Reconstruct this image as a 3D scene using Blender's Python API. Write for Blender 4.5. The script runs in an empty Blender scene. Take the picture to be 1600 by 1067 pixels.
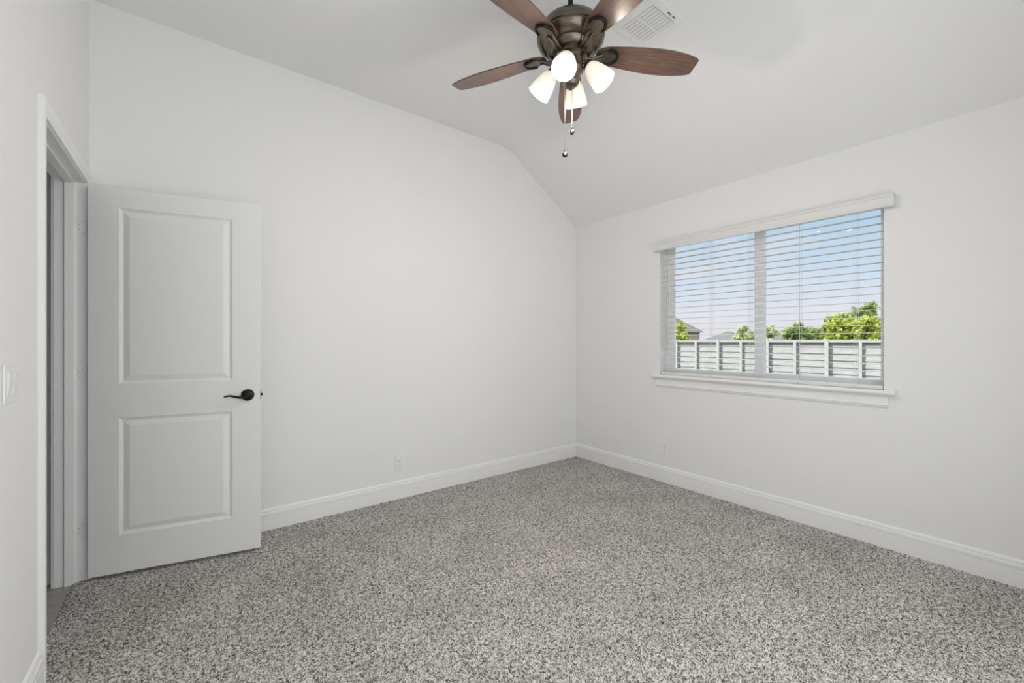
import bpy, bmesh, math, random
import numpy as np
from mathutils import Vector, Matrix
random.seed(7)
RNG = np.random.default_rng(7)
PI = math.pi
R = math.radians
SC = bpy.context.scene
COL = SC.collection

# ------------------------------------------------------------------ camera
CAM_H = 1.2384
cd = bpy.data.cameras.new('camera')
cam = bpy.data.objects.new('camera', cd)
COL.objects.link(cam)
cam.location = (0, 0, CAM_H)
cam.rotation_euler = (R(90), 0, R(52.336 - 90))
cd.sensor_width = 36.0
cd.lens = 36.0 * 652.84 / 1600.0
cd.clip_start = 0.02
cd.clip_end = 400
SC.camera = cam

# ------------------------------------------------------------------ colour management
SC.view_settings.view_transform = 'Standard'
SC.view_settings.look = 'None'
SC.view_settings.exposure = 0.0
SC.view_settings.gamma = 1.0
SC.view_settings.use_curve_mapping = False
SC.cycles.max_bounces = 14
SC.cycles.diffuse_bounces = 9
SC.cycles.transparent_max_bounces = 24
SC.cycles.use_denoising = True
SC.cycles.sample_clamp_indirect = 6.0

# ------------------------------------------------------------------ sky
world = bpy.data.worlds.new('sky')
SC.world = world
world.use_nodes = True
wt = world.node_tree
for n_ in list(wt.nodes):
    wt.nodes.remove(n_)


def wn(t, **k):
    n = wt.nodes.new(t)
    for a, b in k.items():
        setattr(n, a, b)
    return n


tc = wn('ShaderNodeTexCoord')
sep = wn('ShaderNodeSeparateXYZ')
wt.links.new(tc.outputs['Generated'], sep.inputs[0])
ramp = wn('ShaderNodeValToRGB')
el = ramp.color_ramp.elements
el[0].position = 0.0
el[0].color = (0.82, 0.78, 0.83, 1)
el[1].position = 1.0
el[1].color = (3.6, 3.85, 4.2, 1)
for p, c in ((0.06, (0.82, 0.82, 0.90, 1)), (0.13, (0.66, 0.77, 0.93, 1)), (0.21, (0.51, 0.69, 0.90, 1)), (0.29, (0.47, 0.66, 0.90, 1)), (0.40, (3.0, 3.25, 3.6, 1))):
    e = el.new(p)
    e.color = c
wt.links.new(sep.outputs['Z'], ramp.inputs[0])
mp = wn('ShaderNodeMapping')
mp.inputs['Scale'].default_value = (2.2, 2.2, 6.5)
wt.links.new(tc.outputs['Generated'], mp.inputs[0])
nz = wn('ShaderNodeTexNoise')
nz.inputs['Scale'].default_value = 2.6
nz.inputs['Detail'].default_value = 6
nz.inputs['Roughness'].default_value = 0.55
wt.links.new(mp.outputs[0], nz.inputs['Vector'])
cr = wn('ShaderNodeValToRGB')
cr.color_ramp.elements[0].position = 0.46
cr.color_ramp.elements[0].color = (0, 0, 0, 1)
cr.color_ramp.elements[1].position = 0.72
cr.color_ramp.elements[1].color = (0.85, 0.85, 0.85, 1)
wt.links.new(nz.outputs[0], cr.inputs[0])
mx = wn('ShaderNodeMix', data_type='RGBA')
mx.inputs['B'].default_value = (0.80, 0.80, 0.86, 1)
wt.links.new(cr.outputs[0], mx.inputs['Factor'])
wt.links.new(ramp.outputs[0], mx.inputs['A'])
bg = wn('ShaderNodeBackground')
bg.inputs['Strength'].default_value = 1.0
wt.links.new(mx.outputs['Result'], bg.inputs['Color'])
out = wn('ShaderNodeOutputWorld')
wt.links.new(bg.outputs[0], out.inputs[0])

# ------------------------------------------------------------------ sun (behind the house, lights the fence and the trees)
sl = bpy.data.lights.new('sun', 'SUN')
sl.energy = 9.5
sl.angle = R(0.6)
sl.color = (1.0, 0.96, 0.9)
so = bpy.data.objects.new('sun', sl)
COL.objects.link(so)
so.location = (-5, 8, 14)
so.rotation_euler = Vector((0.52, -0.45, -0.73)).to_track_quat('-Z', 'Y').to_euler()


def area(name, loc, direction, sx, sy, power, color):
    l = bpy.data.lights.new(name, 'AREA')
    l.shape = 'RECTANGLE'
    l.size = sx
    l.size_y = sy
    l.energy = power
    l.color = color
    o = bpy.data.objects.new(name, l)
    COL.objects.link(o)
    o.location = loc
    o.rotation_euler = Vector(direction).to_track_quat('-Z', 'Y').to_euler()
    return o


# added soft fill light behind the camera, in place of unknown sources
area('fill_behind_camera', (1.1, -0.38, 1.25), (-0.02, 1, 0.0), 2.4, 1.8, 33.0, (0.875, 0.935, 1.0))

# ------------------------------------------------------------------ dimensions
XW, YW = 3.32, 3.166        # window wall, long wall
XD = -0.427                 # door wall
YB = -0.42                  # wall behind the camera
ZC, ZF = 2.468, 3.079       # ceiling at the window wall, flat ceiling
WT = 0.115


# ------------------------------------------------------------------ materials
def mat(name, color, rough=0.6, metal=0.0, spec=0.5, bump=None, emit=None, estr=0.0):
    m = bpy.data.materials.new(name)
    m.use_nodes = True
    b = m.node_tree.nodes['Principled BSDF']
    b.inputs['Base Color'].default_value = (*color, 1)
    b.inputs['Roughness'].default_value = rough
    b.inputs['Metallic'].default_value = metal
    b.inputs['Specular IOR Level'].default_value = spec
    if emit:
        b.inputs['Emission Color'].default_value = (*emit, 1)
        b.inputs['Emission Strength'].default_value = estr
    if bump:
        sc, st, dist = bump
        nt = m.node_tree
        t = nt.nodes.new('ShaderNodeTexCoord')
        n = nt.nodes.new('ShaderNodeTexNoise')
        n.inputs['Scale'].default_value = sc
        n.inputs['Detail'].default_value = 4
        bp = nt.nodes.new('ShaderNodeBump')
        bp.inputs['Strength'].default_value = st
        bp.inputs['Distance'].default_value = dist
        nt.links.new(t.outputs['Object'], n.inputs['Vector'])
        nt.links.new(n.outputs[0], bp.inputs['Height'])
        nt.links.new(bp.outputs[0], b.inputs['Normal'])
    return m


def mixcol(m, scale, c1, c2, lo=0.35, hi=0.65, vec=(1, 1, 1), detail=4, socket='Base Color'):
    """noise-driven colour between c1 and c2"""
    nt = m.node_tree
    b = nt.nodes['Principled BSDF']
    t = nt.nodes.new('ShaderNodeTexCoord')
    mpn = nt.nodes.new('ShaderNodeMapping')
    mpn.inputs['Scale'].default_value = vec
    n = nt.nodes.new('ShaderNodeTexNoise')
    n.inputs['Scale'].default_value = scale
    n.inputs['Detail'].default_value = detail
    r = nt.nodes.new('ShaderNodeValToRGB')
    r.color_ramp.elements[0].position = lo
    r.color_ramp.elements[0].color = (*c1, 1)
    r.color_ramp.elements[1].position = hi
    r.color_ramp.elements[1].color = (*c2, 1)
    nt.links.new(t.outputs['Object'], mpn.inputs[0])
    nt.links.new(mpn.outputs[0], n.inputs['Vector'])
    nt.links.new(n.outputs[0], r.inputs[0])
    nt.links.new(r.outputs[0], b.inputs[socket])
    return m


M = {}
M['wall'] = mat('wall_paint', (0.80, 0.80, 0.80), 0.75, spec=0.25, bump=(160, 0.06, 0.002))
M['ceiling'] = mat('ceiling_paint', (0.82, 0.82, 0.82), 0.85, spec=0.15, bump=(140, 0.06, 0.002))
M['trim'] = mat('trim_paint', (0.83, 0.83, 0.82), 0.42, spec=0.4)
M['door'] = mat('door_paint', (0.80, 0.80, 0.79), 0.45, spec=0.4, bump=(220, 0.05, 0.001))
M['vinyl'] = mat('white_vinyl', (0.90, 0.90, 0.91), 0.4)
M['slat'] = mat('slat_white', (0.72, 0.72, 0.715), 0.45)
M['plastic'] = mat('white_plastic', (0.80, 0.80, 0.79), 0.35)
M['dark_slot'] = mat('dark_slot', (0.05, 0.05, 0.05), 0.8)
M['bronze'] = mixcol(mat('oiled_bronze', (0.02, 0.018, 0.016), 0.4, metal=0.7), 60, (0.012, 0.011, 0.010), (0.03, 0.027, 0.024))
M['fan_metal'] = mixcol(mat('brushed_bronze', (0.12, 0.10, 0.08), 0.29, metal=0.95), 25, (0.125, 0.106, 0.083), (0.19, 0.16, 0.124), vec=(1, 1, 6))
M['rod'] = mat('dark_rod', (0.02, 0.02, 0.02), 0.4, metal=0.6)
M['chain'] = mat('chain_nickel', (0.55, 0.52, 0.48), 0.3, metal=0.9)
M['finial_dark'] = mat('finial_dark', (0.03, 0.03, 0.03), 0.3, metal=0.5)
M['finial_light'] = mat('finial_light', (0.8, 0.8, 0.78), 0.3)
M['concrete'] = mat('concrete', (0.5, 0.5, 0.48), 0.9)
M['mesh_screw'] = mat('screw_paint', (0.62, 0.62, 0.61), 0.4)

# fan blade wood
m = mat('walnut_blade', (0.06, 0.03, 0.02), 0.36, spec=0.5)
mixcol(m, 9, (0.052, 0.027, 0.020), (0.17, 0.092, 0.065), 0.3, 0.72, vec=(1.2, 22, 22), detail=6)
m.node_tree.nodes['Principled BSDF'].inputs['Coat Weight'].default_value = 0.4
m.node_tree.nodes['Principled BSDF'].inputs['Coat Roughness'].default_value = 0.25
M['blade'] = m

# frosted lamp glass, lit
m = mat('frosted_glass', (0.95, 0.94, 0.9), 0.5, emit=(1.0, 0.84, 0.60), estr=0.42)
_nt = m.node_tree
_tl = _nt.nodes.new('ShaderNodeBsdfTranslucent')
_tl.inputs[0].default_value = (0.95, 0.92, 0.86, 1)
_mx = _nt.nodes.new('ShaderNodeMixShader')
_mx.inputs[0].default_value = 0.012
_nt.links.new(_nt.nodes['Principled BSDF'].outputs[0], _mx.inputs[1])
_nt.links.new(_tl.outputs[0], _mx.inputs[2])
_nt.links.new(_mx.outputs[0], _nt.nodes['Material Output'].inputs[0])
M['shade'] = m
M['bulb'] = mat('bulb', (1, 1, 1), 0.5, emit=(1.0, 0.90, 0.76), estr=230.0)

# carpet: flecked yarn, light, taupe and charcoal
m = bpy.data.materials.new('carpet')
m.use_nodes = True
nt = m.node_tree
b = nt.nodes['Principled BSDF']
b.inputs['Roughness'].default_value = 1.0
b.inputs['Specular IOR Level'].default_value = 0.05
t = nt.nodes.new('ShaderNodeTexCoord')
n1 = nt.nodes.new('ShaderNodeTexNoise')
n1.inputs['Scale'].default_value = 185
n1.inputs['Detail'].default_value = 3.0
n1.inputs['Roughness'].default_value = 0.75
r1 = nt.nodes.new('ShaderNodeValToRGB')
r1.color_ramp.interpolation = 'LINEAR'
els = r1.color_ramp.elements
els[0].position = 0.385
els[0].color = (0.025, 0.024, 0.023, 1)
els[1].position = 0.60
els[1].color = (0.86, 0.825, 0.785, 1)
for p, c in ((0.445, (0.11, 0.105, 0.099, 1)), (0.49, (0.40, 0.383, 0.362, 1)), (0.535, (0.70, 0.67, 0.635, 1))):
    e = els.new(p)
    e.color = c
n2 = nt.nodes.new('ShaderNodeTexNoise')      # traffic and vacuum marks
n2.inputs['Scale'].default_value = 3.2
n2.inputs['Detail'].default_value = 5
r2 = nt.nodes.new('ShaderNodeValToRGB')
r2.color_ramp.elements[0].position = 0.3
r2.color_ramp.elements[0].color = (0.80, 0.80, 0.80, 1)
r2.color_ramp.elements[1].position = 0.7
r2.color_ramp.elements[1].color = (1.0, 1.0, 1.0, 1)
mm = nt.nodes.new('ShaderNodeMix')
mm.data_type = 'RGBA'
mm.blend_type = 'MULTIPLY'
mm.inputs['Factor'].default_value = 1.0
nt.links.new(t.outputs['Object'], n1.inputs['Vector'])
nt.links.new(t.outputs['Object'], n2.inputs['Vector'])
n3 = nt.nodes.new('ShaderNodeTexNoise')      # tufts leaning together
n3.inputs['Scale'].default_value = 62
n3.inputs['Detail'].default_value = 2
nt.links.new(t.outputs['Object'], n3.inputs['Vector'])
mf = nt.nodes.new('ShaderNodeMix')
mf.inputs['Factor'].default_value = 0.22
nt.links.new(n1.outputs[0], mf.inputs['A'])
nt.links.new(n3.outputs[0], mf.inputs['B'])
nt.links.new(mf.outputs['Result'], r1.inputs[0])
nt.links.new(n2.outputs[0], r2.inputs[0])
nt.links.new(r1.outputs[0], mm.inputs['A'])
nt.links.new(r2.outputs[0], mm.inputs['B'])
nt.links.new(mm.outputs['Result'], b.inputs['Base Color'])
M['carpet'] = m

# hall floor planks
m = mat('grey_planks', (0.2, 0.19, 0.17), 0.45)
mixcol(m, 5, (0.22, 0.215, 0.20), (0.42, 0.40, 0.375), 0.3, 0.7, vec=(2, 16, 1), detail=6)
M['planks'] = m

# glass pane
m = bpy.data.materials.new('window_glass')
m.use_nodes = True
nt = m.node_tree
for n_ in list(nt.nodes):
    nt.nodes.remove(n_)
o_ = nt.nodes.new('ShaderNodeOutputMaterial')
tr = nt.nodes.new('ShaderNodeBsdfTransparent')
tr.inputs[0].default_value = (0.97, 0.985, 0.98, 1)
gl = nt.nodes.new('ShaderNodeBsdfGlossy')
gl.inputs['Roughness'].default_value = 0.02
fr = nt.nodes.new('ShaderNodeFresnel')
fr.inputs['IOR'].default_value = 1.25
ms = nt.nodes.new('ShaderNodeMixShader')
nt.links.new(fr.outputs[0], ms.inputs[0])
nt.links.new(tr.outputs[0], ms.inputs[1])
nt.links.new(gl.outputs[0], ms.inputs[2])
nt.links.new(ms.outputs[0], o_.inputs[0])
M['glass'] = m

# outdoors
m = mat('fence_paint', (0.55, 0.55, 0.53), 0.8)
mixcol(m, 3, (0.215, 0.212, 0.21), (0.285, 0.28, 0.272), vec=(1, 0.6, 6))
M['fence'] = m
M['fence_post'] = mat('fence_post', (0.29, 0.285, 0.28), 0.8)
m = mat('lawn', (0.12, 0.2, 0.05), 0.9)
mixcol(m, 6, (0.04, 0.055, 0.022), (0.09, 0.105, 0.048))
M['lawn'] = m
m = mat('roof_shingle', (0.22, 0.21, 0.21), 0.9)
mixcol(m, 8, (0.055, 0.053, 0.053), (0.095, 0.092, 0.092))
M['roof'] = m
m = mat('house_brick', (0.5, 0.40, 0.33), 0.9)
mixcol(m, 6, (0.26, 0.20, 0.15), (0.40, 0.33, 0.27), vec=(1, 1, 4))
M['house_wall'] = m
M['house_pale'] = mat('house_pale', (0.68, 0.66, 0.62), 0.9)
M['bark'] = mat('bark', (0.13, 0.10, 0.075), 0.9)


def leafmat(name, c1, c2):
    m = bpy.data.materials.new(name)
    m.use_nodes = True
    nt = m.node_tree
    for n_ in list(nt.nodes):
        nt.nodes.remove(n_)
    o_ = nt.nodes.new('ShaderNodeOutputMaterial')
    d = nt.nodes.new('ShaderNodeBsdfDiffuse')
    tl = nt.nodes.new('ShaderNodeBsdfTranslucent')
    ms = nt.nodes.new('ShaderNodeMixShader')
    ms.inputs[0].default_value = 0.4
    t = nt.nodes.new('ShaderNodeTexCoord')
    n = nt.nodes.new('ShaderNodeTexNoise')
    n.inputs['Scale'].default_value = 2.2
    n.inputs['Detail'].default_value = 3
    r = nt.nodes.new('ShaderNodeValToRGB')
    r.color_ramp.elements[0].position = 0.35
    r.color_ramp.elements[0].color = (*c1, 1)
    r.color_ramp.elements[1].position = 0.65
    r.color_ramp.elements[1].color = (*c2, 1)
    nt.links.new(t.outputs['Object'], n.inputs['Vector'])
    nt.links.new(n.outputs[0], r.inputs[0])
    nt.links.new(r.outputs[0], d.inputs[0])
    nt.links.new(r.outputs[0], tl.inputs[0])
    nt.links.new(d.outputs[0], ms.inputs[1])
    nt.links.new(tl.outputs[0], ms.inputs[2])
    nt.links.new(ms.outputs[0], o_.inputs[0])
    return m


M['leaf_lime'] = leafmat('leaf_lime', (0.24, 0.30, 0.045), (0.52, 0.54, 0.11))
M['leaf_green'] = leafmat('leaf_green', (0.12, 0.18, 0.05), (0.32, 0.37, 0.13))
M['leaf_pale'] = leafmat('leaf_pale', (0.28, 0.36, 0.14), (0.56, 0.58, 0.34))
M['leaf_dark'] = leafmat('leaf_dark', (0.05, 0.09, 0.03), (0.12, 0.18, 0.07))


# ------------------------------------------------------------------ mesh helpers
def link(name, me, m, parent=None, loc=None, rot=None, smooth=False):
    o = bpy.data.objects.new(name, me)
    COL.objects.link(o)
    if m is not None:
        for mi in (m if isinstance(m, (list, tuple)) else [m]):
            me.materials.append(mi)
    if parent is not None:
        o.parent = parent
    if loc is not None:
        o.location = loc
    if rot is not None:
        o.rotation_euler = rot
    if smooth:
        for p in me.polygons:
            p.use_smooth = True
    return o


class B:
    """collects shapes into one bmesh, then links them as one object"""

    def __init__(s):
        s.bm = bmesh.new()

    def box(s, x0, x1, y0, y1, z0, z1, bev=0.0, seg=2):
        t = bmesh.new()
        v = [t.verts.new((x, y, z)) for x in (x0, x1) for y in (y0, y1) for z in (z0, z1)]
        for f in ((0, 1, 3, 2), (4, 6, 7, 5), (0, 4, 5, 1), (2, 3, 7, 6), (0, 2, 6, 4), (1, 5, 7, 3)):
            t.faces.new([v[i] for i in f])
        if bev > 0:
            bmesh.ops.bevel(t, geom=list(t.edges), offset=bev, segments=seg, affect='EDGES', profile=0.5)
        s._add(t)
        return s

    def _add(s, t, mtx=None):
        if mtx is not None:
            t.transform(mtx)
        me = bpy.data.meshes.new('tmp')
        t.to_mesh(me)
        t.free()
        s.bm.from_mesh(me)
        bpy.data.meshes.remove(me)

    def lathe(s, prof, seg=32, mtx=None, cap0=True, cap1=True):
        t = bmesh.new()
        rings = []
        for r, z in prof:
            rings.append([t.verts.new((max(r, 1e-5) * math.cos(2 * PI * k / seg), max(r, 1e-5) * math.sin(2 * PI * k / seg), z)) for k in range(seg)])
        for a, b_ in zip(rings[:-1], rings[1:]):
            for k in range(seg):
                t.faces.new((a[k], a[(k + 1) % seg], b_[(k + 1) % seg], b_[k]))
        if cap0:
            t.faces.new(rings[0][::-1])
        if cap1:
            t.faces.new(rings[-1])
        bmesh.ops.recalc_face_normals(t, faces=list(t.faces))
        s._add(t, mtx)
        return s

    def tube(s, pts, rad, seg=10):
        t = bmesh.new()
        pts = [Vector(p) for p in pts]
        rad = rad if isinstance(rad, (list, tuple)) else [rad] * len(pts)
        rings = []
        up = Vector((0, 0, 1))
        for i, p in enumerate(pts):
            d = (pts[min(i + 1, len(pts) - 1)] - pts[max(i - 1, 0)]).normalized()
            u = d.cross(up)
            if u.length < 1e-3:
                u = d.cross(Vector((1, 0, 0)))
            u.normalize()
            w = d.cross(u)
            rings.append([t.verts.new(p + rad[i] * (math.cos(2 * PI * k / seg) * u + math.sin(2 * PI * k / seg) * w)) for k in range(seg)])
        for a, b_ in zip(rings[:-1], rings[1:]):
            for k in range(seg):
                t.faces.new((a[k], a[(k + 1) % seg], b_[(k + 1) % seg], b_[k]))
        t.faces.new(rings[0][::-1])
        t.faces.new(rings[-1])
        bmesh.ops.recalc_face_normals(t, faces=list(t.faces))
        s._add(t)
        return s

    def prism(s, poly, f, a, b_):
        """extrude a closed polygon [(u,v)] from a to b; f(u,v,w) -> xyz"""
        t = bmesh.new()
        A = [t.verts.new(f(u, v, a)) for u, v in poly]
        Bv = [t.verts.new(f(u, v, b_)) for u, v in poly]
        n = len(poly)
        t.faces.new(A)
        t.faces.new(Bv[::-1])
        for k in range(n):
            t.faces.new((A[k], Bv[k], Bv[(k + 1) % n], A[(k + 1) % n]))
        bmesh.ops.recalc_face_normals(t, faces=list(t.faces))
        s._add(t)
        return s

    def grid_wall(s, us, zs, holes, f, w0, w1):
        """wall slab between w0 and w1 with rectangular openings; holes = set of (i,j) cells"""
        t = bmesh.new()
        V = {}

        def v(i, j, k):
            key = (i, j, k)
            if key not in V:
                V[key] = t.verts.new(f(us[i], zs[j], (w0, w1)[k]))
            return V[key]
        nu, nz_ = len(us) - 1, len(zs) - 1

        def solid(i, j):
            return 0 <= i < nu and 0 <= j < nz_ and (i, j) not in holes
        for i in range(nu):
            for j in range(nz_):
                if not solid(i, j):
                    continue
                t.faces.new((v(i, j, 0), v(i + 1, j, 0), v(i + 1, j + 1, 0), v(i, j + 1, 0)))
                t.faces.new((v(i, j, 1), v(i, j + 1, 1), v(i + 1, j + 1, 1), v(i + 1, j, 1)))
                if not solid(i - 1, j):
                    t.faces.new((v(i, j, 0), v(i, j + 1, 0), v(i, j + 1, 1), v(i, j, 1)))
                if not solid(i + 1, j):
                    t.faces.new((v(i + 1, j, 0), v(i + 1, j, 1), v(i + 1, j + 1, 1), v(i + 1, j + 1, 0)))
                if not solid(i, j - 1):
                    t.faces.new((v(i, j, 0), v(i, j, 1), v(i + 1, j, 1), v(i + 1, j, 0)))
                if not solid(i, j + 1):
                    t.faces.new((v(i, j + 1, 0), v(i + 1, j + 1, 0), v(i + 1, j + 1, 1), v(i, j + 1, 1)))
        bmesh.ops.recalc_face_normals(t, faces=list(t.faces))
        s._add(t)
        return s

    def done(s, name, m, parent=None, smooth=False, loc=None, rot=None):
        me = bpy.data.meshes.new(name)
        s.bm.to_mesh(me)
        s.bm.free()
        o = link(name, me, m, parent, loc, rot)
        if smooth:
            for p in me.polygons:
                p.use_smooth = True
            try:
                me.set_sharp_from_angle(angle=R(smooth if smooth is not True else 40))
            except Exception:
                pass
        return o


def tag(o, label=None, cat=None, group=None, kind=None):
    if label:
        o['label'] = label
    if cat:
        o['category'] = cat
    if group:
        o['group'] = group
    if kind:
        o['kind'] = kind
    return o


def empty(name, loc=(0, 0, 0), rz=0.0):
    o = bpy.data.objects.new(name, None)
    COL.objects.link(o)
    o.location = loc
    o.rotation_euler = (0, 0, rz)
    o.empty_display_size = 0.1
    return o


# ================================================================== THE ROOM
# --- carpet floor: a fine field of tufts of unequal height
cs = 0.0052
X0, X1, Y0, Y1 = -0.472, XW, YB, YW
nx = int((X1 - X0) / cs)
ny = int((Y1 - Y0) / cs)
gx = np.linspace(X0, X1, nx + 1)
gy = np.linspace(Y0, Y1, ny + 1)
GX, GY = np.meshgrid(gx, gy, indexing='ij')
H = RNG.random(GX.shape) ** 1.3 * 0.007 - 0.0055
jx = (RNG.random(GX.shape) - 0.5) * cs * 0.7
jy = (RNG.random(GX.shape) - 0.5) * cs * 0.7
jx[0, :] = (RNG.random(GX.shape[1]) - 0.5) * 0.012
jx[-1, :] = 0
jy[:, 0] = 0
jy[:, -1] = 0
PX, PY = GX + jx, GY + jy
# outside the doorway the carpet stops at the door wall
in_door = (PY > 2.268) & (PY < 3.074)
PX = np.where((PX < XD) & ~in_door, XD, PX)
co = np.stack([PX, PY, H], -1).reshape(-1, 3).astype(np.float32)
ii, jj = np.meshgrid(np.arange(nx), np.arange(ny), indexing='ij')
a_ = (ii * (ny + 1) + jj).ravel()
quads = np.stack([a_, a_ + ny + 1, a_ + ny + 2, a_ + 1], -1).astype(np.int32)
me = bpy.data.meshes.new('floor')
me.vertices.add(len(co))
me.vertices.foreach_set('co', co.ravel())
me.loops.add(quads.size)
me.loops.foreach_set('vertex_index', quads.ravel())
me.polygons.add(len(quads))
me.polygons.foreach_set('loop_start', np.arange(0, quads.size, 4, dtype=np.int32))
me.polygons.foreach_set('loop_total', np.full(len(quads), 4, dtype=np.int32))
me.update(calc_edges=True)
floor = link('floor', me, M['carpet'])
tag(floor, 'grey flecked frieze carpet covering the whole bedroom floor', 'carpet', kind='structure')

# --- walls
OY0, OY1, OZ0, OZ1 = 0.625, 2.144, 0.915, 2.112        # window opening
wr = B().grid_wall([YB - WT, OY0, OY1, YW + WT], [-0.5, OZ0, OZ1, 3.3], {(1, 1)}, lambda u, z, w: (w, u, z), XW, XW + 0.15)
tag(wr.done('wall_right', M['wall']), 'off-white wall with the window and sloping ceiling above it', 'wall', kind='structure')
wb = B().box(XD - 0.0, XW, YW, YW + WT, -0.5, 3.3)
tag(wb.done('wall_back', M['wall']), 'long off-white wall behind the open door', 'wall', kind='structure')
DY0, DY1, DZ = 2.268, 3.074, 2.06                     # doorway clear opening
JT = 0.018
wl = B().grid_wall([YB - WT, DY0 - JT, DY1 + JT, YW + WT], [-0.5, -0.02, DZ + JT, 3.3], {(1, 1)}, lambda u, z, w: (w, u, z), XD - WT, XD)
tag(wl.done('wall_left', M['wall']), 'off-white wall with the doorway and light switch', 'wall', kind='structure')
wf = B().box(XD, XW, YB - WT, YB, -0.5, 3.3)
tag(wf.done('wall_front', M['wall']), 'off-white wall behind the camera', 'wall', kind='structure')

# --- ceiling: flat, then a soft bend, then sloping down to the window wall
xr = 2.40
sl_ = (ZF - ZC) / (XW - xr)
low = [(XD, ZF)]
nb = 12
x0b, x1b = 2.28, 2.52
for k in range(nb + 1):
    u = k / nb
    x = x0b + (x1b - x0b) * u
    z = (1 - u) ** 2 * ZF + 2 * u * (1 - u) * ZF + u * u * (ZF - sl_ * (x1b - xr))
    low.append((x, z))
low.append((XW, ZC))
poly = low + [(XW, 3.25), (XD, 3.25)]
c_ = B().prism(poly, lambda u, v, w: (u, w, v), YB, YW)
tag(c_.done('ceiling', M['ceiling'], smooth=20), 'off-white ceiling, flat over the fan and sloping to the window wall', 'ceiling', kind='structure')

# --- baseboards
BP = [(0, 0), (0.015, 0), (0.015, 0.085), (0.009, 0.087), (0.009, 0.0915), (0.0155, 0.094), (0.0155, 0.109), (0.0135, 0.113), (0.006, 0.1155), (0.006, 0.119), (0.0105, 0.1215), (0.008, 0.131), (0.004, 0.136), (0, 0.138)]
BPw = [(d, z - (0.012 if z == 0 else 0)) for d, z in BP]
bb = B().prism(BPw, lambda d, z, w: (w, YW - d, z), XD + 0.0165, XW)
tag(bb.done('baseboard_back', M['trim']), 'white moulded baseboard along the long wall', 'baseboard', kind='structure')
bb = B().prism(BPw, lambda d, z, w: (XW - d, w, z), YB, YW - 0.0165)
tag(bb.done('baseboard_right', M['trim']), 'white moulded baseboard under the window', 'baseboard', kind='structure')
bb = B().prism(BPw, lambda d, z, w: (XD + d, w, z), YB, DY0 - 0.066)
tag(bb.done('baseboard_left', M['trim']), 'white moulded baseboard under the light switch', 'baseboard', kind='structure')

bb = B().prism(BPw, lambda d, z, w: (w, YB + d, z), XD + 0.0165, XW - 0.0165)
tag(bb.done('baseboard_front', M['trim']), 'white moulded baseboard along the wall behind the camera', 'baseboard', kind='structure')

# --- door frame: jambs, stop and casing
tr1 = tag(empty('trim_1', (XD, DY0, 0)), 'white painted door frame and casing of the hall doorway', 'door frame', kind='structure')
OFF = Vector((XD, DY0, 0))


def local(b_):
    b_.bm.transform(Matrix.Translation(-OFF))
    return b_


jb = B().box(XD - WT, XD, DY0 - JT, DY0, -0.01, DZ + JT)
jb.box(XD - WT, XD, DY1, DY1 + JT, -0.01, DZ + JT)
jb.box(XD - WT, XD, DY0, DY1, DZ, DZ + JT)
local(jb).done('jamb', M['trim'], tr1)
sx0, sx1 = XD - 0.077, XD - 0.040
sb = B().box(sx0, sx1, DY0, DY0 + 0.011, -0.01, DZ - 0.011, 0.002)
sb.box(sx0, sx1, DY1 - 0.011, DY1, -0.01, DZ - 0.011, 0.002)
sb.box(sx0, sx1, DY0, DY1, DZ - 0.011, DZ, 0.002)
local(sb).done('door_stop', M['trim'], tr1)
# casing profile: (distance from the opening, projection from the wall)
CP = [(0.0, 0.0), (0.0, 0.009), (0.004, 0.0115), (0.016, 0.0125), (0.020, 0.0105), (0.024, 0.0125), (0.038, 0.0165), (0.052, 0.0175), (0.057, 0.0155), (0.057, 0.0)]


def mitre_casing(y0, y1, ztop, xf, sgn, zb=-0.008):
    """three mitred lengths around an opening, as one mesh; sgn = +1 towards the room"""
    b_ = B()
    t = bmesh.new()
    rows = []
    for d, p in CP:
        x = xf + sgn * p
        rows.append([t.verts.new(q) for q in ((x, y0 - d, zb), (x, y0 - d, ztop + d), (x, y1 + d, ztop + d), (x, y1 + d, zb))])
    n = len(CP)
    for i in range(n):
        for k in range(3):
            a, c = rows[i], rows[(i + 1) % n]
            t.faces.new((a[k], a[k + 1], c[k + 1], c[k]))
    t.faces.new([r[0] for r in rows])
    t.faces.new([r[3] for r in rows][::-1])
    bmesh.ops.recalc_face_normals(t, faces=list(t.faces))
    b_._add(t)
    return b_


local(mitre_casing(DY0 - 0.005, DY1 + 0.005, DZ + 0.005, XD, 1)).done('casing', M['trim'], tr1)
local(mitre_casing(DY0 - 0.005, DY1 + 0.005, DZ + 0.005, XD - WT, -1)).done('casing', M['trim'], tr1)

# --- hall beyond the doorway
hx = -2.1
fh = B().box(hx, X0 + 0.004, 0.9, 3.30, -0.08, -0.006)
tag(fh.done('floor_hall', M['planks']), 'grey wood-look plank floor of the hall beyond the doorway', 'floor', kind='structure')
hw = B().box(hx, XD - WT, 3.155, 3.30, -0.006, 2.6)
tag(hw.done('wall_hall', M['wall']), 'hall wall glimpsed through the doorway', 'wall', kind='structure')
hw = B().box(hx - 0.1, hx, 0.9, 3.30, -0.08, 2.6)
tag(hw.done('wall_hall_far', M['wall']), 'far wall of the hall', 'wall', kind='structure')
hw = B().box(hx, XD - WT, 0.8, 0.9, -0.08, 2.6)
tag(hw.done('wall_hall_near', M['wall']), 'near wall of the hall', 'wall', kind='structure')
hw = B().box(hx - 0.1, XD - WT, 0.8, 3.30, 2.6, 2.7)
tag(hw.done('ceiling_hall', M['ceiling']), 'hall ceiling', 'ceiling', kind='structure')
bb = B().prism(BP, lambda d, z, w: (w, 3.155 - d, z - 0.006), hx, XD - WT - 0.018)
tag(bb.done('baseboard_hall', M['trim']), 'white baseboard of the hall', 'baseboard', kind='structure')

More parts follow.
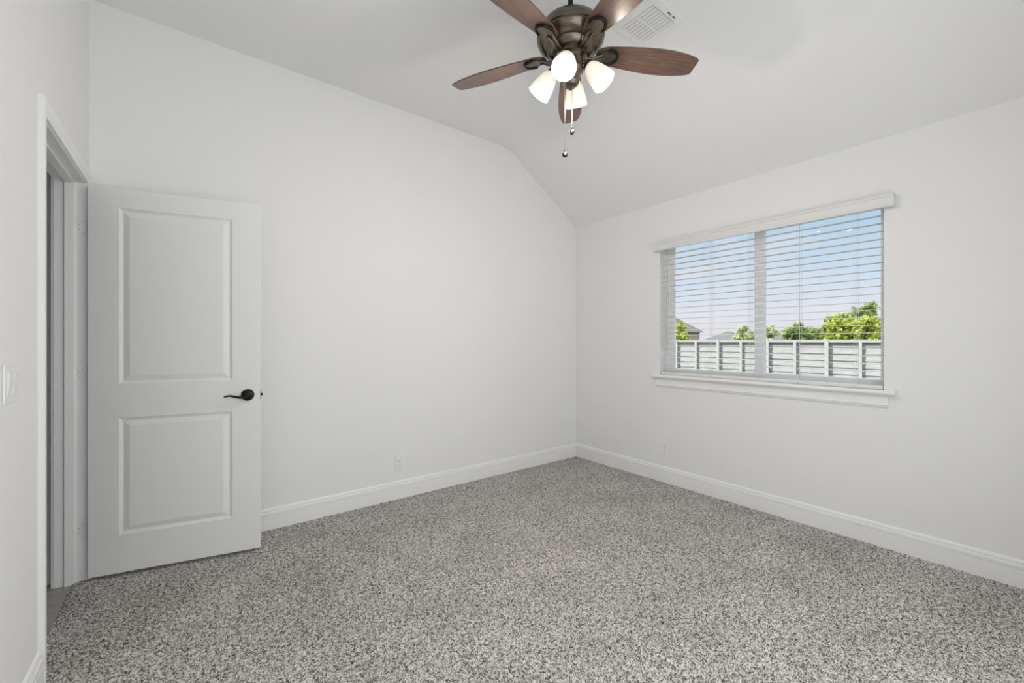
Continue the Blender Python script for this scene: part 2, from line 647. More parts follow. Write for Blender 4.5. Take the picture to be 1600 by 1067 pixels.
# ================================================================== THE DOOR
DW, DT = 0.765, 0.035
dz0, dz1 = 0.017, 2.047
door = tag(empty('door_1', (-0.415, 3.040, 0), R(-12.376)), 'white two-panel door standing open against the long wall', 'door', kind='structure')
# slab with two raised-and-fielded panels on both faces; local x along the door, -y towards the room
PAN = [(0.123, 0.626, 1.014, 1.944), (0.123, 0.626, 0.217, 0.834)]


def door_face(t, y, sgn):
    """one face of the slab; sgn = -1 is the room side (outward normal -y)"""
    us = [0.0, 0.123, 0.626, DW]
    zs = [dz0, 0.217, 0.834, 1.014, 1.944, dz1]
    V = {}

    def v(i, j):
        if (i, j) not in V:
            V[(i, j)] = t.verts.new((us[i], y, zs[j]))
        return V[(i, j)]
    for i in range(3):
        for j in range(5):
            if i == 1 and j in (1, 3):
                prof = [(0.0, 0.0), (0.003, 0.004), (0.009, 0.0065), (0.013, 0.0085), (0.018, 0.0088), (0.024, 0.0065), (0.040, 0.002), (0.044, 0.0012)]
                last = [v(1, j), v(2, j), v(2, j + 1), v(1, j + 1)]
                for d, dep in prof[1:]:
                    yy = y - sgn * dep
                    cur = [t.verts.new(q) for q in ((us[1] + d, yy, zs[j] + d), (us[2] - d, yy, zs[j] + d), (us[2] - d, yy, zs[j + 1] - d), (us[1] + d, yy, zs[j + 1] - d))]
                    for k in range(4):
                        t.faces.new((last[k], last[(k + 1) % 4], cur[(k + 1) % 4], cur[k]))
                    last = cur
                t.faces.new(last)
            else:
                t.faces.new((v(i, j), v(i + 1, j), v(i + 1, j + 1), v(i, j + 1)))
    per = [v(i, 0) for i in range(4)] + [v(3, j) for j in range(1, 6)] + [v(i, 5) for i in (2, 1, 0)] + [v(0, j) for j in (4, 3, 2, 1)]
    return per


t = bmesh.new()
p0 = door_face(t, 0.0, -1)
p1 = door_face(t, DT, 1)
for k in range(len(p0)):
    t.faces.new((p0[k], p0[(k + 1) % len(p0)], p1[(k + 1) % len(p0)], p1[k]))
bmesh.ops.recalc_face_normals(t, faces=list(t.faces))
be = [e for e in t.edges if abs(e.verts[0].co.y - e.verts[1].co.y) < 1e-6 and all(abs(q.co.x - DW) < 1e-6 for q in e.verts)]
bmesh.ops.bevel(t, geom=be, offset=0.0015, segments=1, affect='EDGES')
b_ = B()
b_._add(t)
b_.done('door_slab', M['door'], door)


def handle(sgn):
    """lever and rose; sgn=-1 on the room face"""
    b1 = B()
    y = 0.0 if sgn < 0 else DT
    mtx = Matrix.Translation((0.702, y, 0.925)) @ Matrix.Rotation(R(90) if sgn < 0 else R(-90), 4, 'X')
    b1.lathe([(0.034, 0.0), (0.034, 0.004), (0.031, 0.009), (0.024, 0.012), (0.015, 0.014), (0.013, 0.030), (0.014, 0.038), (0.013, 0.047), (0.009, 0.051), (0.0001, 0.052)], 32, mtx)
    o = b1.done('door_handle', M['bronze'], door, smooth=35)
    b2 = B()
    pts, rad = [], []
    for k in range(15):
        u = k / 14
        pts.append((0.702 - 0.112 * u, y + sgn * (0.043 - 0.008 * u * u), 0.924 + 0.007 * math.sin(u * 2 * PI * 0.92 - 2.7) * (0.35 + u) - 0.004))
        rad.append(0.0085 * (1 - u) + 0.0042 * u if k else 0.009)
    rad[-1] = 0.0025
    b2.tube(pts, rad, 10)
    b2.done('lever', M['bronze'], o, smooth=60)
    return o


handle(-1)['label'] = 'dark bronze lever handle on a round rose'
handle(1)['label'] = 'dark bronze lever handle on the wall side'
lp = B().box(DW - 0.0005, DW + 0.0015, 0.005, 0.030, 0.895, 0.952, 0.0005, 1)
lpo = lp.done('latch_plate', M['bronze'], door)
B().box(DW + 0.001, DW + 0.011, 0.011, 0.024, 0.916, 0.932, 0.003, 2).done('latch_bolt', M['bronze'], lpo)
for hz in (1.83, 1.065, 0.26):
    b_ = B()
    # knuckle behind the slab, leaf seen on the jamb
    for q in range(3):
        b_.lathe([(0.006, hz - 0.044 + q * 0.03), (0.006, hz - 0.044 + q * 0.03 + 0.0285)], 12, Matrix.Translation((-0.004, DT + 0.004, 0)))
    b_.done('hinge', M['trim'], door, smooth=40)
for hz in (1.83, 1.065, 0.26):
    b_ = B().box(XD - 0.034, XD - 0.001, DY1 - 0.0016, DY1 + 0.0005, hz - 0.044, hz + 0.044, 0.0005, 1)
    lf = local(b_).done('hinge_leaf', M['trim'], tr1)
    for q, (dx, dz) in enumerate(((-0.010, 0.030), (-0.024, 0.012), (-0.024, -0.012), (-0.010, -0.030))):
        b_ = B().lathe([(0.0038, 0), (0.0032, 0.0008), (0.0001, 0.001)], 10, Matrix.Translation((XD + dx, DY1 - 0.0016, hz + dz)) @ Matrix.Rotation(R(90), 4, 'X'))
        local(b_).done('screw', M['mesh_screw'], lf)

# ================================================================== THE WINDOW
win = tag(empty('window_1', (XW, (OY0 + OY1) / 2, OZ0)), 'wide two-pane sliding window in white vinyl', 'window', kind='structure')
OFF = Vector((XW, (OY0 + OY1) / 2, OZ0))
FX0, FX1 = XW + 0.075, XW + 0.145
ST = 0.945                                   # top of the stool
b_ = B().box(FX0, FX1, OY0, OY0 + 0.024, OZ0, OZ1, 0.003)
b_.box(FX0, FX1, OY1 - 0.046, OY1, OZ0, OZ1, 0.003)
b_.box(FX0, FX1, OY0 + 0.024, OY1 - 0.046, OZ0, OZ0 + 0.052, 0.003)
b_.box(FX0, FX1, OY0 + 0.024, OY1 - 0.046, OZ1 - 0.022, OZ1, 0.003)
local(b_).done('window_frame', M['vinyl'], win)


def sash(y0, y1, xa, xb, fw, fl):
    b_ = B()
    z0, z1 = OZ0 + 0.052, OZ1 - 0.022
    b_.box(xa, xb, y0, y0 + fw, z0, z1, 0.002)
    b_.box(xa, xb, y1 - fl, y1, z0, z1, 0.002)
    b_.box(xa, xb, y0 + fw, y1 - fl, z0, z0 + 0.03, 0.002)
    b_.box(xa, xb, y0 + fw, y1 - fl, z1 - 0.018, z1, 0.002)
    s_ = local(b_).done('sash', M['vinyl'], win)
    xm = (xa + xb) / 2
    g = B().box(xm - 0.003, xm + 0.003, y0 + fw, y1 - fl, z0 + 0.03, z1 - 0.018)
    local(g).done('glass_pane', M['glass'], s_)


sash(1.322, OY1 - 0.046, XW + 0.085, XW + 0.107, 0.070, 0.046)
sash(OY0 + 0.024, 1.392, XW + 0.112, XW + 0.134, 0.012, 0.066)
# stool and apron
b_ = B()
b_.prism([(0.040, ST - 0.026), (0.045, ST - 0.021), (0.0475, ST - 0.013), (0.045, ST - 0.005), (0.040, ST), (0.0, ST), (0.0, ST - 0.026)], lambda d, z, w: (XW - d, w, z), 0.568, 2.205)
b_.box(XW - 0.001, FX0 + 0.002, OY0, OY1, OZ0, ST)
local(b_).done('window_sill', M['trim'], win)
b_ = B().prism([(0, 0.838), (0.006, 0.838), (0.010, 0.842), (0.012, 0.850), (0.015, 0.853), (0.0165, 0.858), (0.013, 0.864), (0.012, 0.905), (0.015, 0.912), (0.015, ST - 0.026), (0, ST - 0.026)], lambda d, z, w: (XW - d, w, z), 0.603, 2.172)
local(b_).done('apron', M['trim'], win)

# --- the blind
bl = tag(empty('window_blind', (XW + 0.035, (OY0 + OY1) / 2, 2.04)), 'white horizontal slat blind with valance hanging open in the window', 'blind')
OFF = Vector((XW + 0.035, (OY0 + OY1) / 2, 2.04))
BY0, BY1 = OY0 + 0.006, OY1 - 0.006
xc = XW + 0.035
b_ = B()
vp = [(-0.0045, 2.037), (-0.012, 2.041), (-0.012, 2.049), (-0.008, 2.055), (-0.008, 2.096), (-0.012, 2.101), (-0.014, 2.110), (-0.0125, 2.115), (0.0, 2.115), (0.0, 2.037)]
VX = XW - 0.037
b_.prism(vp, lambda d, z, w: (VX + d, w, z), 0.572, 2.176)
b_.box(VX, XW - 0.0005, 0.572, 0.582, 2.037, 2.115)
b_.box(VX, XW - 0.0005, 2.166, 2.176, 2.037, 2.115)
local(b_).done('valance', M['slat'], bl)
b_ = B().box(XW + 0.008, XW + 0.062, BY0, BY1, OZ1 - 0.045, OZ1 - 0.001, 0.002)
local(b_).done('headrail', M['slat'], bl)
b_ = B()
SZ = [2.009 - 0.0478 * k for k in range(22)]
SZ = [z for z in SZ if z > 1.0]
for z in SZ:
    prof = []
    nseg = 6
    top = [(-0.0245 + 0.049 * k / nseg, 0.0012 * (1 - (2 * k / nseg - 1) ** 2) + 0.0011) for k in range(nseg + 1)]
    bot = [(x, h - 0.0023) for x, h in reversed(top)]
    b_.prism(top + bot, lambda d, h, w, z=z: (xc + d, w, z + h + d * 0.02), BY0, BY1)
local(b_).done('slats', M['slat'], bl)
RZ0, RZ1 = ST + 0.0005, ST + 0.023
b_ = B().box(xc - 0.026, xc + 0.026, BY0, BY1, RZ0, RZ1, 0.004)
rail = local(b_).done('bottom_rail', M['slat'], bl)
CY = (1.699, 1.401, 1.078, 0.765)
for y in CY:
    b_ = B()
    for dx in (-0.0262, 0.0262):
        b_.tube([(xc + dx, y - 0.006, OZ1 - 0.04), (xc + dx, y - 0.006, RZ1)], 0.0009, 6)
        b_.tube([(xc + dx, y + 0.006, OZ1 - 0.04), (xc + dx, y + 0.006, RZ1)], 0.0009, 6)
    b_.tube([(xc, y, OZ1 - 0.04), (xc, y, RZ0)], 0.0008, 6)
    local(b_).done('ladder_cord', M['slat'], bl)
    b_ = B().lathe([(0.006, 0), (0.006, 0.002), (0.004, 0.0035), (0.0001, 0.004)], 12, Matrix.Translation((xc - 0.026, y, (RZ0 + RZ1) / 2)) @ Matrix.Rotation(R(-90), 4, 'Y'))
    local(b_).done('cord_button', M['mesh_screw'], rail)
b_ = B().tube([(xc - 0.032, 2.077, 2.012), (xc - 0.033, 2.077, 1.99), (xc - 0.035, 2.077, 1.16)], 0.0042, 8)
wd = local(b_).done('tilt_wand', mat('wand_grey', (0.5, 0.5, 0.5), 0.25), bl, smooth=60)

# ================================================================== WALL FITTINGS
slotm = M['dark_slot']


def outlet(name, loc, rz, label):
    """duplex receptacle; local +y points out of the wall"""
    e = tag(empty(name, loc, rz), label, 'outlet', 'wall outlets above the baseboards')
    B().box(-0.036, 0.036, 0.0, 0.0055, -0.0585, 0.0585, 0.0022, 2).done('face_plate', M['plastic'], e)
    for s in (-1, 1):
        poly = [(0.0165 * math.cos(a), 0.0145 * math.sin(a)) for a in np.linspace(0, 2 * PI, 20, endpoint=False)]
        poly = [(max(-0.0165, min(0.0165, x * 1.15)), max(-0.0125, min(0.0125, z))) for x, z in poly]
        b_ = B().prism(poly, lambda u, v, w, s=s: (u, w, v + s * 0.0195), 0.005, 0.0078)
        rc = b_.done('receptacle', M['plastic'], e)
        b_ = B()
        for dx, hh in ((-0.0062, 0.0042), (0.0062, 0.0034)):
            b_.box(dx - 0.0012, dx + 0.0012, 0.0075, 0.0083, s * 0.0195 - hh + 0.003, s * 0.0195 + hh + 0.003)
        b_.lathe([(0.0024, 0), (0.0024, 0.0006)], 10, Matrix.Translation((0, 0.0083, s * 0.0195 - 0.007)) @ Matrix.Rotation(R(90), 4, 'X'))
        b_.done('slot', slotm, rc)
    B().lathe([(0.0032, 0), (0.0028, 0.001), (0.0001, 0.0013)], 10, Matrix.Translation((0, 0.0055, 0)) @ Matrix.Rotation(R(-90), 4, 'X')).done('screw', M['mesh_screw'], e)
    return e


outlet('wall_outlet', (1.315, YW, 0.276), R(180), 'white duplex outlet on the long wall to the right of the open door')
outlet('wall_outlet', (XW, 2.093, 0.292), R(90), 'white duplex outlet on the window wall below the window sill')

sw = tag(empty('light_switch', (XD, 1.905, 1.113), R(-90)), 'white double rocker light switch on the wall beside the doorway', 'light switch')
B().box(-0.0585, 0.0585, 0.0, 0.0055, -0.058, 0.058, 0.0022, 2).done('face_plate', M['plastic'], sw)
for dx in (-0.023, 0.023):
    B().box(dx - 0.0175, dx + 0.0175, 0.005, 0.0068, -0.0345, 0.0345, 0.0008, 1).done('switch_frame', M['plastic'], sw)
    b_ = B().prism([(0.006, -0.032), (0.0075, -0.032), (0.0105, 0.0), (0.0115, 0.032), (0.006, 0.032)], lambda d, z, w, dx=dx: (w, d, z), dx - 0.0155, dx + 0.0155)
    b_.done('rocker', M['plastic'], sw)

# --- ceiling register
VXc, VYc, VH = 2.102, 1.435, 0.152
ve = tag(empty('ceiling_vent', (VXc, VYc, ZF)), 'white square louvred air register in the flat ceiling beside the fan', 'air vent')
b_ = B()
t = bmesh.new()
rings = []
for d, z in ((0.0, 0.0), (0.0, -0.003), (0.010, -0.008), (0.046, -0.010), (0.050, -0.006)):
    h = VH - d
    rings.append([t.verts.new(q) for q in ((-h, -h, z), (h, -h, z), (h, h, z), (-h, h, z))])
for a, c in zip(rings[:-1], rings[1:]):
    for k in range(4):
        t.faces.new((a[k], a[(k + 1) % 4], c[(k + 1) % 4], c[k]))
bmesh.ops.recalc_face_normals(t, faces=list(t.faces))
b_._add(t)
b_.box(-0.103, 0.103, -0.006, 0.006, -0.010, -0.005)
b_.done('frame', M['plastic'], ve)
B().box(-0.104, 0.104, -0.104, 0.104, -0.0015, -0.0003).done('duct_opening', mat('duct_grey', (0.25, 0.25, 0.25), 0.8), ve)
b_ = B()
for side in (-1, 1):
    for k in range(8):
        x = -0.089 + k * 0.0254
        b_.prism([(0.0085, -0.0092), (0.0078, -0.0100), (-0.0088, -0.0048), (-0.0080, -0.0040)], lambda u, v, w, x=x: (x + u, w, v), side * 0.006, side * 0.101)
b_.done('louvers', M['plastic'], ve)
B().box(0.005, 0.075, -0.128, -0.1225, -0.0112, -0.0090).done('lever_slot', slotm, ve)
B().box(0.030, 0.040, -0.133, -0.118, -0.020, -0.0105, 0.001, 1).done('damper_lever', M['plastic'], ve)
for sx, sy in ((0.0, 0.125), (0.0, -0.125)):
    B().lathe([(0.004, 0), (0.0032, -0.001), (0.0001, -0.0014)], 10, Matrix.Translation((sx, sy, -0.0098))).done('screw', M['mesh_screw'], ve)

# ================================================================== CEILING FAN
FX, FY = 1.458, 1.426
BZ = 2.638 - ZF            # blade plane, relative to the ceiling
fan = tag(empty('ceiling_fan', (FX, FY, ZF)), 'bronze ceiling fan with five walnut blades and four lit lamps', 'ceiling fan')
B().lathe([(0.0001, 0.0), (0.068, 0.0), (0.068, -0.012), (0.060, -0.035), (0.040, -0.058), (0.020, -0.066), (0.0001, -0.066)], 40).done('canopy', M['rod'], fan, smooth=40)
B().lathe([(0.0125, -0.06), (0.0125, BZ + 0.165)], 20).done('downrod', M['rod'], fan, smooth=40)
hp = [(0.0001, 0.172), (0.026, 0.172), (0.030, 0.160), (0.070, 0.156), (0.108, 0.143), (0.138, 0.120), (0.155, 0.094), (0.162, 0.070), (0.162, 0.062), (0.157, 0.059), (0.157, 0.054), (0.160, 0.050), (0.153, 0.035), (0.137, 0.021), (0.120, 0.011), (0.115, 0.0105), (0.112, 0.004), (0.102, -0.009), (0.094, -0.015), (0.0001, -0.016)]
B().lathe([(r, BZ + z) for r, z in hp], 64).done('motor_housing', M['fan_metal'], fan, smooth=30)
# switch housing and light fitter under the motor
fp = [(0.0001, -0.014), (0.080, -0.014), (0.080, -0.034), (0.066, -0.040), (0.060, -0.046), (0.058, -0.080), (0.062, -0.086), (0.062, -0.096), (0.052, -0.108), (0.044, -0.120), (0.042, -0.150), (0.030, -0.166), (0.012, -0.172), (0.010, -0.182), (0.0001, -0.185)]
fit = B().lathe([(r, BZ + z) for r, z in fp], 48).done('light_fitter', M['fan_metal'], fan, smooth=30)

# blades
bp_ = [(0.130, 0.018), (0.136, 0.030), (0.150, 0.041), (0.185, 0.050), (0.225, 0.055), (0.28, 0.061), (0.36, 0.0685), (0.44, 0.0725), (0.51, 0.071), (0.57, 0.065), (0.615, 0.057), (0.643, 0.050), (0.655, 0.044), (0.660, 0.034)]
outline = [(x, w) for x, w in bp_] + [(x, -w) for x, w in reversed(bp_)]
PITCH = R(-12.5)


def solid_outline(pts, z0, z1, bev):
    t = bmesh.new()
    lo = [t.verts.new((x, y, z0)) for x, y in pts]
    hi = [t.verts.new((x, y, z1)) for x, y in pts]
    fa = t.faces.new(lo[::-1])
    fb = t.faces.new(hi)
    n = len(pts)
    for k in range(n):
        t.faces.new((lo[k], lo[(k + 1) % n], hi[(k + 1) % n], hi[k]))
    if bev:
        bmesh.ops.bevel(t, geom=[e for e in t.edges if e.verts[0].co.z == e.verts[1].co.z], offset=bev, segments=2, affect='EDGES')
    return t


b_ = B()
b_._add(solid_outline(outline, 0.0, 0.006, 0.0015), Matrix.Rotation(PITCH, 4, 'X'))
me_bl = bpy.data.meshes.new('blade')
b_.bm.to_mesh(me_bl)
b_.bm.free()
me_bl.materials.append(M['blade'])

# bracket: arm from the hub, a rounded medallion under the blade root and a dark arch drawn for the shadow gap
b_ = B()
mtx = Matrix.Rotation(PITCH, 4, 'X')
med = []
for k in range(25):
    a = -PI / 2 + PI * k / 24
    med.append((0.192 + 0.044 * math.cos(a), 0.036 * math.sin(a)))
med = [(0.130, -0.009), (0.150, -0.021)] + [(0.172, -0.032)] + med + [(0.172, 0.032)] + [(0.150, 0.021), (0.130, 0.009)]
b_._add(solid_outline(med, -0.006, 0.0, 0.0015), mtx)
arm = [(0.076, 0.0, -0.027), (0.100, 0.0, -0.028), (0.120, 0.0, -0.022), (0.138, 0.0, -0.011), (0.16, 0.0, -0.006)]
for yy in (-0.008, 0.008):
    b_.tube([(x, yy * (1 + (x - 0.078) * 6), z) for x, y, z in arm], [0.0065, 0.007, 0.0065, 0.006, 0.005], 10)
me_br = bpy.data.meshes.new('blade_bracket')
b_.bm.to_mesh(me_br)
b_.bm.free()
me_br.materials.append(M['fan_metal'])
for p in me_br.polygons:
    p.use_smooth = True
me_br.set_sharp_from_angle(angle=R(40))
b_ = B()
arc = []
for k in range(21):
    a = -PI * 0.56 + PI * 1.12 * k / 20
    arc.append(mtx @ Vector((0.192 + 0.046 * math.cos(a), 0.038 * math.sin(a), -0.0045)))
b_.tube(arc, [0.003] + [0.0075] * 19 + [0.003], 8)
me_shadow_arch = bpy.data.meshes.new('bracket_shadow_arch')
b_.bm.to_mesh(me_shadow_arch)
b_.bm.free()
me_shadow_arch.materials.append(M['bronze'])  # dark metal puts in the shadow between bracket and blade
for p in me_shadow_arch.polygons:
    p.use_smooth = True
A0 = 44.4
for k in range(5):
    bo = bpy.data.objects.new('blade', me_bl)
    COL.objects.link(bo)
    bo.parent = fan
    bo.location = (0, 0, BZ)
    bo.rotation_euler = (0, 0, R(A0 + 72 * k))
    br = bpy.data.objects.new('blade_bracket', me_br)
    COL.objects.link(br)
    br.parent = bo
    rm = bpy.data.objects.new('bracket_shadow_arch', me_shadow_arch)
    COL.objects.link(rm)
    rm.parent = bo

# lamps: bell shades on curved arms
CR = np.array([0.7916, -0.611])
CF = np.array([0.611, 0.7916])
azB = math.atan2(*(0.95 * CR - 0.32 * CF)[::-1])
shade_prof = [(0.020, 0.0), (0.026, -0.004), (0.034, -0.016), (0.043, -0.040), (0.050, -0.070), (0.0545, -0.098), (0.056, -0.118)]
inner = [(r - 0.003, z) for r, z in reversed(shade_prof)]
for k in range(4):
    az = azB + k * PI / 2
    d = Vector((math.cos(az), math.sin(az), 0))
    tilt = R(38)
    axis = (d * math.sin(tilt) + Vector((0, 0, -math.cos(tilt)))).normalized()
    neck = d * 0.088 + Vector((0, 0, BZ - 0.085))
    mtx = Matrix.Translation(neck) @ (-axis).to_track_quat('Z', 'Y').to_matrix().to_4x4()
    b_ = B().lathe(shade_prof + inner, 40, mtx, cap0=False, cap1=True)
    sh = b_.done('lamp_shade', M['shade'], fan, smooth=50)
    sh['label'] = 'frosted white bell lamp shade, lit'
    b_ = B().lathe([(0.0001, -0.012), (0.012, -0.014), (0.014, -0.030), (0.022, -0.048), (0.026, -0.066), (0.023, -0.084), (0.013, -0.096), (0.0001, -0.100)], 20, mtx)
    b_.done('bulb', M['bulb'], sh, smooth=60)
    pl = bpy.data.lights.new('lamp_light', 'POINT')      # the lamp's own light, at the mouth of its shade
    pl.energy = 6.6
    pl.color = (1.0, 0.89, 0.745)
    pl.shadow_soft_size = 0.03
    po = bpy.data.objects.new('lamp_light', pl)
    COL.objects.link(po)
    po.parent = fan
    po.location = neck + axis * 0.128
    b_ = B()
    p0 = d * 0.052 + Vector((0, 0, BZ - 0.066))
    p1 = d * 0.072 + Vector((0, 0, BZ - 0.062))
    b_.tube([p0, p1, neck - axis * 0.008, neck + axis * 0.004], [0.010, 0.010, 0.011, 0.012], 12)
    b_.lathe([(0.012, 0.016), (0.024, 0.012), (0.027, 0.004), (0.027, -0.008), (0.024, -0.009), (0.024, 0.0), (0.0001, 0.002)], 24, mtx)
    b_.done('lamp_holder', M['fan_metal'], fan, smooth=40)

# pull chains
for (cr_, cf_, zend, kind) in ((-0.031, -0.03, 2.128, 0), (0.012, 0.03, 2.268, 1)):
    q = CR * cr_ + CF * cf_
    zt = BZ - 0.150
    ze = zend - ZF
    b_ = B()
    b_.tube([(q[0] * 0.9, q[1] * 0.9, zt), (q[0], q[1], zt - 0.012), (q[0], q[1], ze + 0.016)], 0.0011, 6)
    for s in np.arange(ze + 0.02, zt - 0.014, 0.0075):
        b_.lathe([(0.0001, s - 0.002), (0.0017, s - 0.001), (0.0017, s + 0.001), (0.0001, s + 0.002)], 6, Matrix.Translation((q[0], q[1], 0)))
    ch = b_.done('pull_chain', M['chain'], fan)
    b_ = B()
    if kind == 0:
        b_.lathe([(0.0001, -0.0135)] + [(0.0138 * math.cos(a), 0.0125 * math.sin(a)) for a in np.linspace(-1.3, 1.3, 13)] + [(0.004, 0.0135), (0.003, 0.019), (0.0001, 0.019)], 24, Matrix.Translation((q[0], q[1], ze)))
    else:
        b_.lathe([(0.0001, -0.0150), (0.006, -0.0135), (0.0125, -0.003), (0.0125, 0.003), (0.006, 0.0125), (0.003, 0.018), (0.0001, 0.019)], 8, Matrix.Translation((q[0], q[1], ze)))
    fo = b_.done('chain_fob', M['finial_dark'], ch, smooth=30 if kind == 0 else False)
    # pale five-pointed inlay facing the room on each side
    b_ = B()
    for f_ in range(4):
        az = math.atan2(-CF[1], -CF[0]) + f_ * PI / 2
        n_ = Vector((math.cos(az), math.sin(az), -0.12)).normalized()
        u_ = Vector((-n_.y, n_.x, 0)).normalized()
        w_ = n_.cross(u_)
        c0 = Vector((q[0], q[1], ze))
        t = bmesh.new()
        for k2 in range(2):
            vs = []
            for k3 in range(10):
                rr = 0.0085 if k3 % 2 == 0 else 0.0045
                a = PI / 2 + k3 * PI / 5
                rad_ = 0.0138 if kind == 0 else 0.0128
                h_ = math.sqrt(max(rad_ ** 2 - rr ** 2, 1e-6)) * (1.0 if k2 else 0.8) + (0.0008 if k2 else 0)
                vs.append(t.verts.new(c0 + n_ * h_ + u_ * rr * math.cos(a) + w_ * rr * math.sin(a)))
            cv = t.verts.new(c0 + n_ * (0.0146 if k2 else 0.010))
            for k3 in range(10):
                t.faces.new((vs[k3], vs[(k3 + 1) % 10], cv))
        b_._add(t)
    b_.done('inlay', M['finial_light'], ch)

# ================================================================== OUTDOORS
GZ = -0.50
b_ = B()
t = bmesh.new()
vs = [t.verts.new(q) for q in ((3.6, -60, GZ), (140, -60, GZ), (140, 120, GZ), (3.6, 120, GZ))]
t.faces.new(vs)
b_._add(t)
tag(b_.done('ground', M['lawn']), 'lawn of the yard outside the window', 'lawn', kind='structure')

FD = 22.0
fe = tag(empty('fence', (FD, 9, GZ)), 'pale grey board fence with posts across the yard outside the window', 'fence')
OFF = Vector((FD, 9, GZ))
major = [13.10 + 2.36 * k for k in range(3, 0, -1)] + [13.10 - 2.36 * k for k in range(0, 8)]
FT = 1.315
b_ = B()
ya, yb = major[-1], major[0]
nbd = 6
z = GZ + 0.04
bh = (FT - 0.02 - z) / nbd
for k in range(nbd):
    off = 0.0 if k % 2 else 0.0
    b_.prism([(0.0, z + k * bh), (-0.034, z + k * bh), (-0.004, z + (k + 1) * bh - 0.012), (0.0, z + (k + 1) * bh - 0.012)], lambda u, v, w: (FD + 0.05 + u, w, v), ya, yb)
b_.box(FD + 0.049, FD + 0.056, ya, yb, z, FT - 0.05)
local(b_).done('board_panel', M['fence'], fe)
b_ = B().box(FD - 0.085, FD + 0.06, ya, yb, FT - 0.125, FT, 0.004, 1)
local(b_).done('top_rail', M['fence_post'], fe)
for i, y in enumerate(major):
    b_ = B().box(FD - 0.115, FD + 0.03, y - 0.075, y + 0.075, GZ - 0.05, FT + 0.02, 0.004, 1)
    local(b_).done('post', M['fence_post'], fe)
    if i < len(major) - 1:
        ym = y - 1.15
        b_ = B().box(FD - 0.09, FD + 0.03, ym - 0.06, ym + 0.06, GZ - 0.05, FT - 0.02, 0.004, 1)
        local(b_).done('batten', M['fence_post'], fe)


# houses far behind the fence
def house(name, cx, cy, w, d, wall_h, roof_h, rz, label, wm, hip=0.3, win_=True):
    e = tag(empty(name, (cx, cy, GZ), rz), label, 'house', 'houses beyond the fence')
    B().box(-w / 2, w / 2, -d / 2, d / 2, 0, wall_h).done('walls', wm, e)
    t = bmesh.new()
    o_ = 0.45
    z0 = wall_h - 0.05
    lo = [t.verts.new(q) for q in ((-w / 2 - o_, -d / 2 - o_, z0), (w / 2 + o_, -d / 2 - o_, z0), (w / 2 + o_, d / 2 + o_, z0), (-w / 2 - o_, d / 2 + o_, z0))]
    r0 = t.verts.new((0, -d / 2 * (1 - 2 * hip), z0 + roof_h))
    r1 = t.verts.new((0, d / 2 * (1 - 2 * hip), z0 + roof_h))
    t.faces.new(lo[::-1])
    t.faces.new((lo[0], lo[1], r0))
    t.faces.new((lo[1], lo[2], r1, r0))
    t.faces.new((lo[2], lo[3], r1))
    t.faces.new((lo[3], lo[0], r0, r1))
    bmesh.ops.recalc_face_normals(t, faces=list(t.faces))
    b_ = B()
    b_._add(t)
    b_.done('roof', M['roof'], e)
    if win_:
        B().box(-w / 2 - 0.04, -w / 2 + 0.02, -d / 2 + 0.7, -d / 2 + 1.5, wall_h - 1.6, wall_h - 0.5).done('house_window', M['dark_slot'], e)
    return e


house('house', 47.6, 31.7, 4.6, 10.0, 2.9, 3.1, 0, 'brick house with grey hipped roof beyond the left end of the fence', M['house_wall'], hip=0.42)
house('house', 66, 30.7, 5, 5.0, 1.85, 1.5, 0, 'distant low house with a rounded grey roof peeping above the fence', M['house_pale'], hip=0.45, win_=False)
house('house', 54, 17.5, 5, 6.0, 2.0, 1.5, 0, 'house showing only a grey roof edge behind the dark green tree', M['house_pale'], hip=0.45, win_=False)


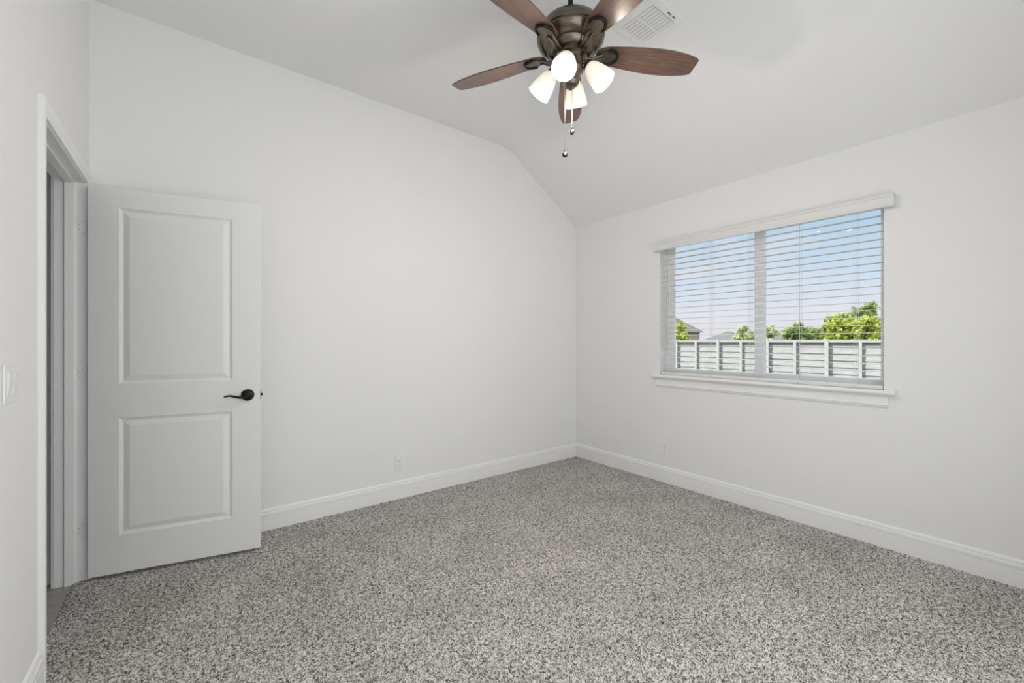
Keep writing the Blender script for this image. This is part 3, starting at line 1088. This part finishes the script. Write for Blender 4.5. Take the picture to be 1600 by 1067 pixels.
def tree(name, x, y, top, blobs, lm, label, nleaf, leaf=0.13, cat='tree', group='trees beyond the fence', trunk_r=0.12, stems=1):
    """blobs: (dx, dy, dz, rx, rz) relative to the trunk foot at ground level"""
    e = tag(empty(name, (x, y, GZ)), label, cat, group)
    vol = np.array([b[3] * b[3] * b[4] for b in blobs]) ** 0.75
    cnt = np.maximum((vol / vol.sum() * nleaf).astype(int), 30)
    V, F = [], []
    n0 = 0
    for (dx, dy, dz, rx, rz), c in zip(blobs, cnt):
        # clusters inside the blob, leaves around each cluster
        ncl = max(10, c // 14)
        dirs = RNG.normal(size=(ncl, 3))
        dirs /= np.linalg.norm(dirs, axis=1)[:, None]
        rad = RNG.random(ncl) ** 0.45
        cl = dirs * rad[:, None] * np.array([rx, rx, rz]) + np.array([dx, dy, dz])
        idx = RNG.integers(0, ncl, c)
        ctr = cl[idx] + RNG.normal(size=(c, 3)) * 0.16 * min(1.0, rx)
        u = RNG.normal(size=(c, 3))
        u /= np.linalg.norm(u, axis=1)[:, None]
        w = np.cross(u, RNG.normal(size=(c, 3)))
        w /= np.linalg.norm(w, axis=1)[:, None]
        s = leaf * (0.6 + 0.8 * RNG.random(c))[:, None]
        q = np.stack([ctr - u * s, ctr + w * s * 0.55, ctr + u * s, ctr - w * s * 0.55], 1).reshape(-1, 3)
        V.append(q)
        F.append(np.arange(c * 4).reshape(-1, 4) + n0)
        n0 += c * 4
    me = bpy.data.meshes.new('foliage')
    me.from_pydata(np.concatenate(V).tolist(), [], np.concatenate(F).tolist())
    link('foliage', me, lm, e)
    b_ = B()
    hi = max(b[2] for b in blobs)
    b_.tube([(0, 0, -0.1), (0.05, 0.02, hi * 0.4), (0.0, 0.0, hi * 0.8)], [trunk_r, trunk_r * 0.75, trunk_r * 0.4], 8)
    for (dx, dy, dz, rx, rz) in blobs[:7]:
        b_.tube([(0.03, 0.01, hi * 0.35), (dx * 0.6, dy * 0.6, dz * 0.8), (dx, dy, dz + rz * 0.5)], [trunk_r * 0.5, trunk_r * 0.35, trunk_r * 0.12], 6)
    b_.done('trunk', M['bark'], e)
    return e


def blob_set(n, spread_y, spread_x, z0, z1, r0, r1):
    res = []
    for k in range(n):
        u = random.random()
        f = 1 - 0.55 * u
        res.append((random.uniform(-1, 1) * spread_x * f, random.uniform(-1, 1) * spread_y * f, z0 + (z1 - z0) * u, random.uniform(r0, r1), random.uniform(r0, r1) * 0.8))
    return res


random.seed(21)
tree('tree', 32.5, 19.35, 0, blob_set(12, 0.75, 0.6, 1.5, 3.1, 0.4, 0.6), M['leaf_lime'], 'bright lime green tree in front of the brick house', 2800)
tree('tree', 40.5, 17.3, 0, blob_set(10, 0.8, 0.7, 1.9, 2.9, 0.4, 0.6), M['leaf_pale'], 'pale cream and green tree beyond the fence, seen just left of the window mullion', 1700)
tree('tree', 40.5, 15.15, 0, blob_set(9, 0.55, 0.7, 1.7, 3.0, 0.3, 0.5), M['leaf_pale'], 'thin pale tree beyond the fence, seen just right of the window mullion', 800, trunk_r=0.08)
tree('tree', 38.5, 12.35, 0, blob_set(14, 1.0, 0.8, 1.7, 3.2, 0.38, 0.55), M['leaf_green'], 'mid green tree in front of the grey roof edge', 2800)
tree('tree', 48.5, 13.7, 0, blob_set(14, 1.3, 0.8, 1.6, 2.7, 0.5, 0.75), M['leaf_green'], 'low rounded green tree between the dark conifer and the lime trees', 2800)
tree('tree', 37.5, 8.7, 0, blob_set(22, 1.75, 1.0, 1.4, 3.1, 0.55, 0.8), M['leaf_lime'], 'broad yellow-green tree above the right end of the fence', 6500)
tree('tree', 44.5, 11.3, 0, blob_set(16, 1.2, 0.8, 2.0, 3.9, 0.45, 0.7), M['leaf_green'], 'rounded mid green tree rising behind the broad yellow-green tree', 3400)
tree('tree', 50, 11.0, 0, blob_set(13, 1.25, 0.7, 3.2, 5.1, 0.45, 0.7), M['leaf_green'], 'tallest airy green tree, rising above all the others at the right', 2300)
tree('conifer', 34.2, 10.45, 0, [(0, 0, 1.2 + 0.2 * k, 0.34 - 0.05 * k, 0.2) for k in range(6)], M['leaf_dark'], 'small dark pointed conifer just behind the fence', 900, leaf=0.08, trunk_r=0.05)
